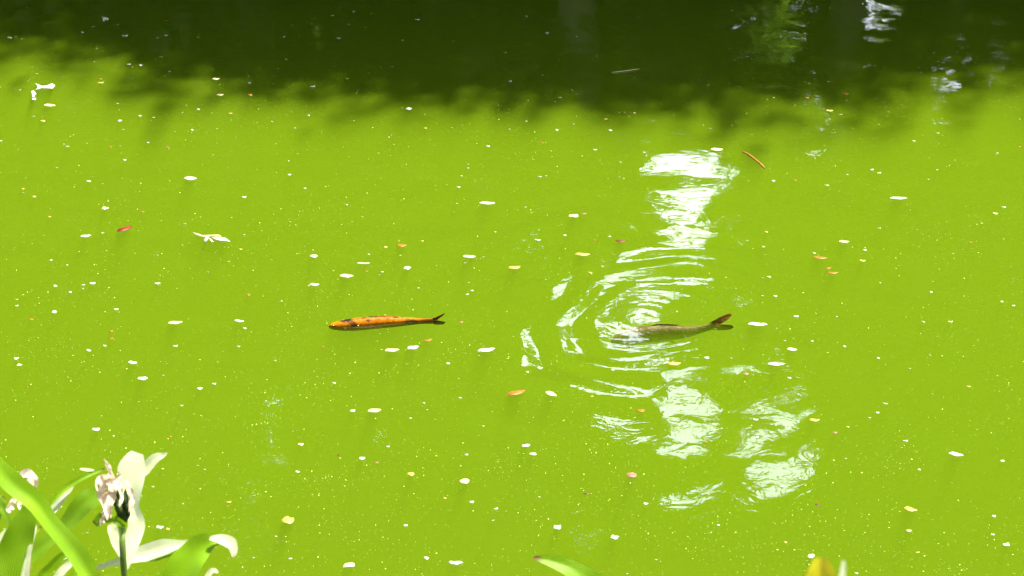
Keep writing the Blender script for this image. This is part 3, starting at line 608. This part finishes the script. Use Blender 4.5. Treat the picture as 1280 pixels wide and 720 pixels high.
# odd shaped pieces
def flat_poly(name, label, cat, centre, polys, c):
    """polys: pixel outlines on the water; each becomes a raised flake of one thing"""
    b = at(*centre); z = float(wave(b.x, b.y)); root = tag(empty(name, (b.x, b.y, z)), label, cat)
    for nm, P, cc in polys:
        v_, f_ = slab([((at(*q) - b).x, (at(*q) - b).y) for q in P], .002, .0015, .002); obj(nm, mesh(nm, v_, f_, PM[cc]), root)
    return root
flat_poly('twig', 'pale forked twig with leaflets floating right of the red brown leaf', 'twig', (265, 298),
    [('stalk', [(240, 291), (246, 293), (252, 295), (274, 294.5), (277, 297), (273, 296.5), (256, 297), (251, 296.5), (246, 294.5)], 'c'),
     ('leaflet', [(264, 297), (274, 298), (282, 298.4), (288, 303), (281, 302.4), (274, 301.5), (268, 299.5)], 'w'),
     ('leaflet', [(257, 297.5), (262, 297.5), (260, 300), (257, 303), (255, 302)], 'w'),
     ('leaflet', [(261, 299), (263, 299), (267, 303.2), (265, 303.6)], 'c')], 'w')
flat_poly('twig', 'white bone shaped twig floating at the shade edge, upper left', 'twig', (56, 109),
    [('stalk', [(44, 104.5), (50, 107), (60, 107), (65, 104.8), (69, 107.5), (66, 111.3), (60, 110.8), (52, 110.8), (44, 113.5), (47.5, 109.5)], 'w')], 'w')
flat_poly('petal_clump', 'white bent petal just below the bone shaped twig', 'petal', (42, 119),
    [('petal', [(39, 115), (42, 114), (45.5, 118), (43.5, 120), (43, 122.5), (40, 122.5), (40, 118)], 'w'), ('petal', [(40, 124), (45, 123.3), (45, 125.4), (40, 125.6)], 'w')], 'w')
flat_poly('petal_clump', 'white three pointed petal scrap in the dark water, upper left', 'petal', (131, 24),
    [('petal', [(127.5, 21), (130, 22.5), (135, 23), (135.5, 25), (131, 25.5), (129.5, 27.5), (128.6, 25)], 'w')], 'w')
tw = MB(); tb_ = at(941, 200); tw.tube([at(928, 190) - tb_, at(936, 194) - tb_, at(944, 200) - tb_, at(951, 206) - tb_, at(956, 211) - tb_], [.004, .006, .005, .006, .003], 6)
o = tw.build('twig', PM['o']); o.location = (tb_.x, tb_.y, .003); tag(o, 'thin reddish twig floating right of the sky reflection', 'twig')
tw = MB(); tb_ = at(784, 89); tw.tube([at(765, 91) - tb_, at(784, 89) - tb_, at(800, 86.5) - tb_], [.0015, .002, .001], 5)
o = tw.build('twig', PM['c']); o.location = (tb_.x, tb_.y, .003); tag(o, 'hair thin pale twig floating in the dark water', 'twig')

# pollen and dust nobody could count
vv = []; ff = []; drnd = random.Random(5)
def clump(x, y): return .5 + .5 * math.sin(x * 3.1 + 1.7 * math.sin(y * 2.3)) * math.sin(y * 2.7 + 1.3 * math.sin(x * 1.9 + .5))
n_ok = 0; fm = []
while n_ok < 14000:
    u, v = drnd.uniform(-20, 1300), drnd.uniform(-10, 735) ; p = at(u, v)
    fine = n_ok > 3900                      # a finer scum between the grains
    if drnd.random() > (.12 + .9 * clump(p.x * 1.3, p.y * 1.3) * clump(p.x * 3.7 + 2, p.y * 2.9)): continue
    n_ok += 1
    r_ = (drnd.uniform(.0008, .002) if fine else min(.0009 * drnd.paretovariate(2.7), .0028)) * (.8 + .05 * (p.y - 6)); ex = drnd.uniform(.7, 1.4); b = len(vv); z = float(wave(p.x, p.y)) + .0012
    a0 = drnd.uniform(0, 1); fm.append(1 if fine else 0)
    vv += [(p.x + r_ * ex * math.cos(a0 + k * 1.257), p.y + r_ * 1.5 / ex * math.sin(a0 + k * 1.257), z + (.0003 if k % 2 else 0)) for k in range(5)]; ff.append(tuple(b + k for k in range(5)))
PM['scum'] = petal_mat('green_scum', (.055, .085, .004), (.09, .12, .012), .2)
PM['dust'] = petal_mat('pollen', (.12, .17, .015), (.34, .38, .10), .2)
tag(obj('pollen_dust', mesh('pollen_dust', vv, ff, [PM['dust'], PM['scum']], smooth=False, fmat=fm)), 'fine yellow pollen dust scattered over the green water', 'pollen', kind='stuff')

# ------------------------------------------------------------------ ginger plants on the near bank
M['gleaf'] = leaf_mat('ginger_leaf', (.10, .20, .001), (.14, .27, .0015), .55, 9, .4, (.10, .04, .006))
M['gleaf_b'] = leaf_mat('ginger_leaf_bright', (.15, .29, .001), (.20, .38, .0015), .55, 9, .4, (.10, .04, .006))
M['pale'] = leaf_mat('ginger_leaf_pale_sheen', (.44, .50, .24), (.60, .62, .40), .5, 9, .35, (.40, .20, .10))  # pale colour stands in for the sun's sheen on the blades
M['pale_plain'] = leaf_mat('ginger_leaf_pale_sheen_plain', (.44, .50, .25), (.60, .62, .40), .5, 9, .35)  # same sun sheen put into the colour, no withered tip
M['wither'] = leaf_mat('withered_petal', (.34, .24, .13), (.66, .56, .40), .3, 40, .7)
M['bract'] = leaf_mat('bract_green', (.014, .03, .002), (.035, .06, .004), .2, 30, .5)
M['stem'] = leaf_mat('ginger_stem', (.03, .055, .003), (.06, .10, .006), .1, 12, .5)
M['yplain'] = leaf_mat('yellowing_leaf_soft', (.34, .33, .006), (.42, .32, .006), .5, 20, .5)
M['yleaf'] = leaf_mat('yellowing_leaf', (.22, .19, .003), (.26, .14, .003), .5, 14, .5)
def blade(parent, name, path, widths, dist, m_, roll=0.3, fold=.35, label=None, ddist=0.0, flip=1, orient=None, wav=.06):
    """leaf blade along a path of photo points at a given distance; widths in px"""
    P0 = Vector((0, 0, 0)) if parent is None else parent.location
    pts = [atd(u, v, dist + ddist * i / (len(path) - 1)) for i, (u, v) in enumerate(path)]
    NL = 22; vv = []; uv = []; ff = []; NC = 6; ph = random.Random(int(path[0][0] * 7 + path[0][1])).uniform(0, 6)
    for i in range(NL + 1):
        t = i / NL; c = catmull(pts, t); tg = (catmull(pts, min(1, t + .03)) - catmull(pts, max(0, t - .03))).normalized()
        vd = (c - Vector((0, 0, CAM_H))).normalized(); sd = tg.cross(vd).normalized(); nn = sd.cross(tg)
        sd = sd * math.cos(roll) + nn * math.sin(roll); nn = sd.cross(tg)
        wpx = float(np.interp(t, np.linspace(0, 1, len(widths)), widths)); wm = wpx * dist / F / max(.35, abs(math.cos(roll)))
        for k in range(NC + 1):
            s = k / NC * 2 - 1
            q = c + sd * s * wm / 2 + nn * (-fold * wm * .42 * abs(s) ** 1.05 + wav * wm * math.sin(t * 13 + ph + (2 if s > 0 else 0)) * abs(s))
            vv.append(q - P0); uv.append((k / NC, t))
    for i in range(NL):
        for k in range(NC): a = i * (NC + 1) + k; ff.append((a, a + 1, a + NC + 2, a + NC + 1))
    me_ = mesh(name, vv, ff, m_); ul = me_.uv_layers.new(name='UVMap')
    for l in me_.loops: ul.data[l.index].uv = uv[l.vertex_index]
    o = obj(name, me_, parent)
    if label: o['label'] = label
    return o
def plant(name, label, root_px, dist, stem_top):
    p = atd(*stem_top, dist); g = Vector((p.x, p.y, ground_h(p.x, p.y) - .05)); root = tag(empty(name, g), label, 'plant')
    return root, p
# 1: shoot with the withered flower head
D1 = 4.6
pa, ptop = plant('ginger_plant', 'ginger shoot with withered flower head and sunlit white leaf, lower left', None, D1, (152, 652))
st = MB(); g0 = pa.location
st.tube([Vector((0, 0, 0)), (ptop - g0) * .5 + Vector((.004, .002, 0)), atd(154, 700, D1) - g0, ptop - g0], [.011, .008, .0068, .0062], 10); st.build('stem', M['stem'], pa)
blade(pa, 'leaf', [(157, 712), (165, 678), (171, 655), (166, 634), (165, 606), (166, 585), (172, 566)], [5, 20, 21, 15, 29, 36, 15], D1 + .05, M['pale_plain'], .15, .3, 'broad leaf, sun sheen painted pale, standing behind the flower head')
blade(pa, 'leaf', [(152, 697), (146, 680), (141, 664), (139, 655)], [4, 12, 13, 8], D1 + .06, M['pale'], -.3, .2)
blade(pa, 'leaf', [(168, 600), (180, 588), (194, 573), (204, 569), (209, 566)], [4, 14, 12, 6, 1], D1 + .07, M['pale'], .2, .3, 'narrow leaf with painted sun sheen and brown tip')
blade(pa, 'leaf', [(108, 716), (130, 707), (152, 701), (180, 692), (205, 684), (225, 680), (239, 676)], [4, 6, 9, 20, 20, 10, 2], D1 + .08, M['pale'], .2, .35, 'leaf in painted sun sheen reaching right with a curled brown tip')
blade(pa, 'leaf', [(178, 702), (195, 697), (212, 691), (226, 684)], [2, 8, 8, 1], D1 + .09, M['gleaf'], .1, .1)
blade(pa, 'leaf', [(26, 706), (44, 690), (66, 672), (84, 654), (101, 634), (116, 622), (131, 610)], [10, 19, 16, 18, 24, 26, 14], D1 + .12, M['gleaf'], .3, .25, wav=.1)
blade(pa, 'leaf', [(52, 645), (70, 622), (88, 606), (108, 595), (131, 586)], [2, 5, 7, 6, 2], D1 + .14, M['gleaf_b'], .2, .3)
blade(pa, 'leaf', [(56, 650), (66, 636), (78, 622), (92, 606)], [9, 12, 10, 3], D1 + .15, M['pale'], .2, .3, 'narrow leaf with painted sun sheen left of the flower')
blade(pa, 'leaf', [(100, 586), (108, 587), (118, 588)], [2, 4, 2], D1 + .14, M['pale'], .2, .1)
blade(pa, 'bract', [(157, 657), (144, 650), (130, 646), (118, 655)], [6, 11, 15, 8], D1 - .02, M['gleaf_b'], .2, .35)
fh = MB(); b0 = ptop - g0
def off(u, v, dd=0): return atd(u, v, D1 + dd) - g0
fh.tube([off(153, 656), off(154, 646), off(154, 634), off(153, 624)], [.0062, .013, .014, .009], 12)
head = fh.build('flower_head', M['bract'], pa)
def sub(name, P, rads, m_, flatn=8):
    s_ = MB(); s_.tube(P, rads, flatn); o_ = s_.build(name, m_, head); return o_
for (u0, v0, u1, v1, r_) in [(149, 640, 142, 612, .007), (153, 634, 147, 600, .0065), (158, 638, 157, 610, .007), (151, 645, 146, 622, .008), (160, 645, 160, 618, .006)]:
    sub('bract', [off(u0, v0, -.01), off((u0 + u1) / 2 - 1, (v0 + v1) / 2, -.015), off(u1, v1, -.01)], [r_ * .8, r_, .001], M['bract'])
def wpetal(path, widths, dd=-.02, roll=.4):
    o_ = blade(None, 'withered_petal', path, widths, D1 + dd, M['wither'], roll, .15, wav=.34)
    o_.data.transform(Matrix.Translation(-g0)); o_.parent = head; return o_
wpetal([(141, 602), (138, 590), (134, 580), (130, 573)], [6, 7, 4, 1])
wpetal([(146, 606), (137, 598), (128, 598), (121, 606), (122, 614)], [8, 11, 9, 6, 1], -.03)
wpetal([(142, 600), (133, 603), (127, 612), (128, 624), (130, 631)], [8, 12, 11, 8, 1], -.025)
wpetal([(143, 604), (137, 614), (132, 622), (130, 636), (127, 642)], [6, 9, 8, 7, 1], -.035, .8)
wpetal([(146, 606), (140, 620), (137, 634), (138, 648)], [7, 9, 8, 1], -.03, -.3)
wpetal([(140, 612), (134, 620), (133, 640), (134, 650)], [5, 8, 6, 1], -.04, .1)
wpetal([(152, 600), (150, 610), (152, 622), (149, 634)], [3, 5, 5, 1], -.03)
wpetal([(157, 600), (162, 612), (164, 624), (161, 640)], [3, 6, 5, 1], -.02)
wpetal([(158, 606), (166, 616), (166, 628), (164, 636)], [3, 5, 4, 1], .01, -.2)
wpetal([(132, 642), (128, 650), (125, 657)], [5, 7, 1], -.03)
wpetal([(146, 602), (149, 594), (147, 588)], [5, 5, 1], -.01)
# 2: leaning shoot at the left edge
D2 = 4.2
pb, pt2 = plant('ginger_plant', 'ginger plant at the left edge with long arching green leaf', None, D2, (30, 735)); g2 = pb.location
st = MB(); st.tube([Vector((0, 0, 0)), (pt2 - g2) * .6, pt2 - g2, atd(36, 690, D2) - g2, atd(44, 660, D2 + .03) - g2, atd(33, 620, D2 + .1) - g2], [.012, .01, .008, .005, .0035, .002], 8); st.build('stem', M['pale'], pb)
blade(pb, 'leaf', [(-40, 548), (-12, 575), (14, 603), (43, 627), (62, 653), (84, 678), (102, 703), (126, 748)], [14, 21, 26, 25, 21, 23, 24, 22], D2 - .1, M['gleaf_b'], .25, .3, 'long arching leaf crossing in front')
blade(pb, 'leaf', [(2, 760), (12, 712), (22, 672), (34, 642), (45, 616)], [40, 44, 38, 22, 2], D2, M['gleaf'], -.3, .3, 'broad upright leaf with brown smudge')
blade(pb, 'leaf', [(-12, 690), (-2, 676), (10, 664), (24, 653)], [4, 8, 8, 2], D2 + .05, M['pale'], .2, .2)
blade(pb, 'leaf', [(-14, 650), (-4, 632), (6, 622)], [24, 24, 6], D2 + .3, M['gleaf'], .2, .2)
blade(pb, 'leaf', [(62, 735), (76, 716), (86, 706), (93, 703)], [6, 10, 9, 2], D2 + .2, M['pale'], .2, .3)
blade(pb, 'leaf', [(74, 735), (92, 722), (106, 716), (122, 712)], [8, 10, 10, 4], D2 + .2, M['gleaf_b'], .2, .3)
blade(pb, 'leaf', [(28, 722), (34, 700), (40, 680)], [4, 6, 2], D2 - .03, M['pale'], .2, .3)
fw = obj('flower_head', mesh('flower_head', [tuple(atd(u, v, D2 + .1) - g2) for u, v in ((27, 600), (36, 594), (38, 606), (30, 610))], [(0, 1, 2, 3)], M['gleaf_b']), pb)
def wp2(path, widths):
    o_ = blade(None, 'withered_petal', path, widths, D2 + .09, M['wither'], .3, .5, wav=.2); o_.data.transform(Matrix.Translation(-g2)); o_.parent = fw
wp2([(24, 596), (34, 592), (40, 600), (43, 614)], [5, 11, 12, 6]); wp2([(20, 622), (15, 628), (12, 636), (13, 641)], [4, 7, 9, 4]); wp2([(24, 624), (24, 632), (26, 638)], [4, 5, 2])
wp2([(30, 592), (26, 597), (24, 602)], [3, 5, 2])
blade(pb, 'leaf', [(-10, 728), (8, 700), (30, 676), (52, 658)], [8, 13, 11, 2], D2 + .12, M['gleaf_b'], .3, .25)
blade(pb, 'leaf', [(40, 738), (56, 716), (76, 696), (98, 684)], [8, 12, 10, 2], D2 + .16, M['gleaf_b'], -.3, .25)
blade(pb, 'leaf', [(-8, 622), (6, 640), (14, 662)], [6, 9, 2], D2 + .2, M['gleaf'], .2, .2)
o = blade(pb, 'bud', [(30, 722), (33, 712), (38, 704)], [9, 12, 4], D2 + .02, M['yleaf'], .2, .4)
# 3: folded leaf right of the flower
D3 = 4.35
pc, pt3 = plant('ginger_plant', 'bright green ginger leaf folded over at its withered tip', None, D3, (205, 765)); g3 = pc.location
st = MB(); st.tube([Vector((0, 0, 0)), (pt3 - g3) * .5, pt3 - g3], [.01, .008, .005], 8); st.build('stem', M['stem'], pc)
blade(pc, 'leaf', [(200, 768), (216, 735), (233, 706), (248, 687), (262, 678), (275, 676)], [20, 38, 40, 33, 22, 6], D3, M['gleaf_b'], .25, .28)
blade(pc, 'leaf_tip', [(262, 673), (276, 674), (288, 679), (292, 689), (291, 697)], [4, 12, 15, 9, 2], D3 - .01, M['pale'], .3, .25, 'withered folded tip, white with painted sun sheen')
blade(pc, 'leaf', [(254, 735), (261, 718), (267, 713), (273, 716)], [6, 7, 6, 2], D3 + .1, M['pale'], .3, .3)
# 4: leaf tip at bottom centre
D4 = 4.4
pd, pt4 = plant('ginger_plant', 'green leaf tip with rusty point at the bottom centre', None, D4, (790, 800)); g4 = pd.location
st = MB(); st.tube([Vector((0, 0, 0)), (pt4 - g4) * .5, pt4 - g4], [.01, .008, .005], 8); st.build('stem', M['stem'], pd)
blade(pd, 'leaf', [(790, 800), (764, 757), (742, 732), (718, 714), (694, 703), (667, 697)], [14, 30, 30, 24, 17, 3], D4, M['gleaf_b'], -.25, .3)
# 5: out of focus leaf close to the camera
D5 = 1.9
pe, pt5 = plant('ginger_plant', 'blurred yellowing leaf tip close to the camera at the bottom', None, D5, (1030, 900)); g5 = pe.location
st = MB(); st.tube([Vector((0, 0, 0)), (pt5 - g5) * .5, pt5 - g5], [.009, .007, .004], 8); st.build('stem', M['stem'], pe)
blade(pe, 'leaf', [(1030, 900), (1028, 800), (1027, 735), (1027, 697)], [20, 56, 46, 14], D5, M['yplain'], .2, .3)
blade(pe, 'leaf', [(1040, 860), (1048, 780), (1052, 730), (1055, 701)], [4, 9, 9, 3], D5 + .05, M['pale_plain'], .2, .3)

# grass on the near bank, below the frame
grnd = random.Random(9); vv = []; ff = []
for i in range(9000):
    x, y = grnd.uniform(-7, 7), grnd.uniform(.5, 5.2); z = ground_h(x, y)
    if z < .05: continue
    a, L_ = grnd.uniform(0, 6.28), grnd.uniform(.10, .32); b = len(vv); dx, dy = math.cos(a), math.sin(a); k = grnd.uniform(.1, .6) * L_
    vv += [(x - dy * .005, y + dx * .005, z - .01), (x + dy * .005, y - dx * .005, z - .01), (x + dx * k * .4 + dy * .003, y + dy * k * .4 - dx * .003, z + L_ * .6), (x + dx * k, y + dy * k, z + L_)]
    ff += [(b, b + 1, b + 2), (b, b + 2, b + 3)]
M['grass'] = leaf_mat('grass_blades', (.02, .05, .004), (.06, .11, .01), .4, 2)
tag(obj('grass', mesh('grass', vv, ff, M['grass'], smooth=False)), 'tufty grass on the near bank below the ginger plants', 'grass', kind='stuff')
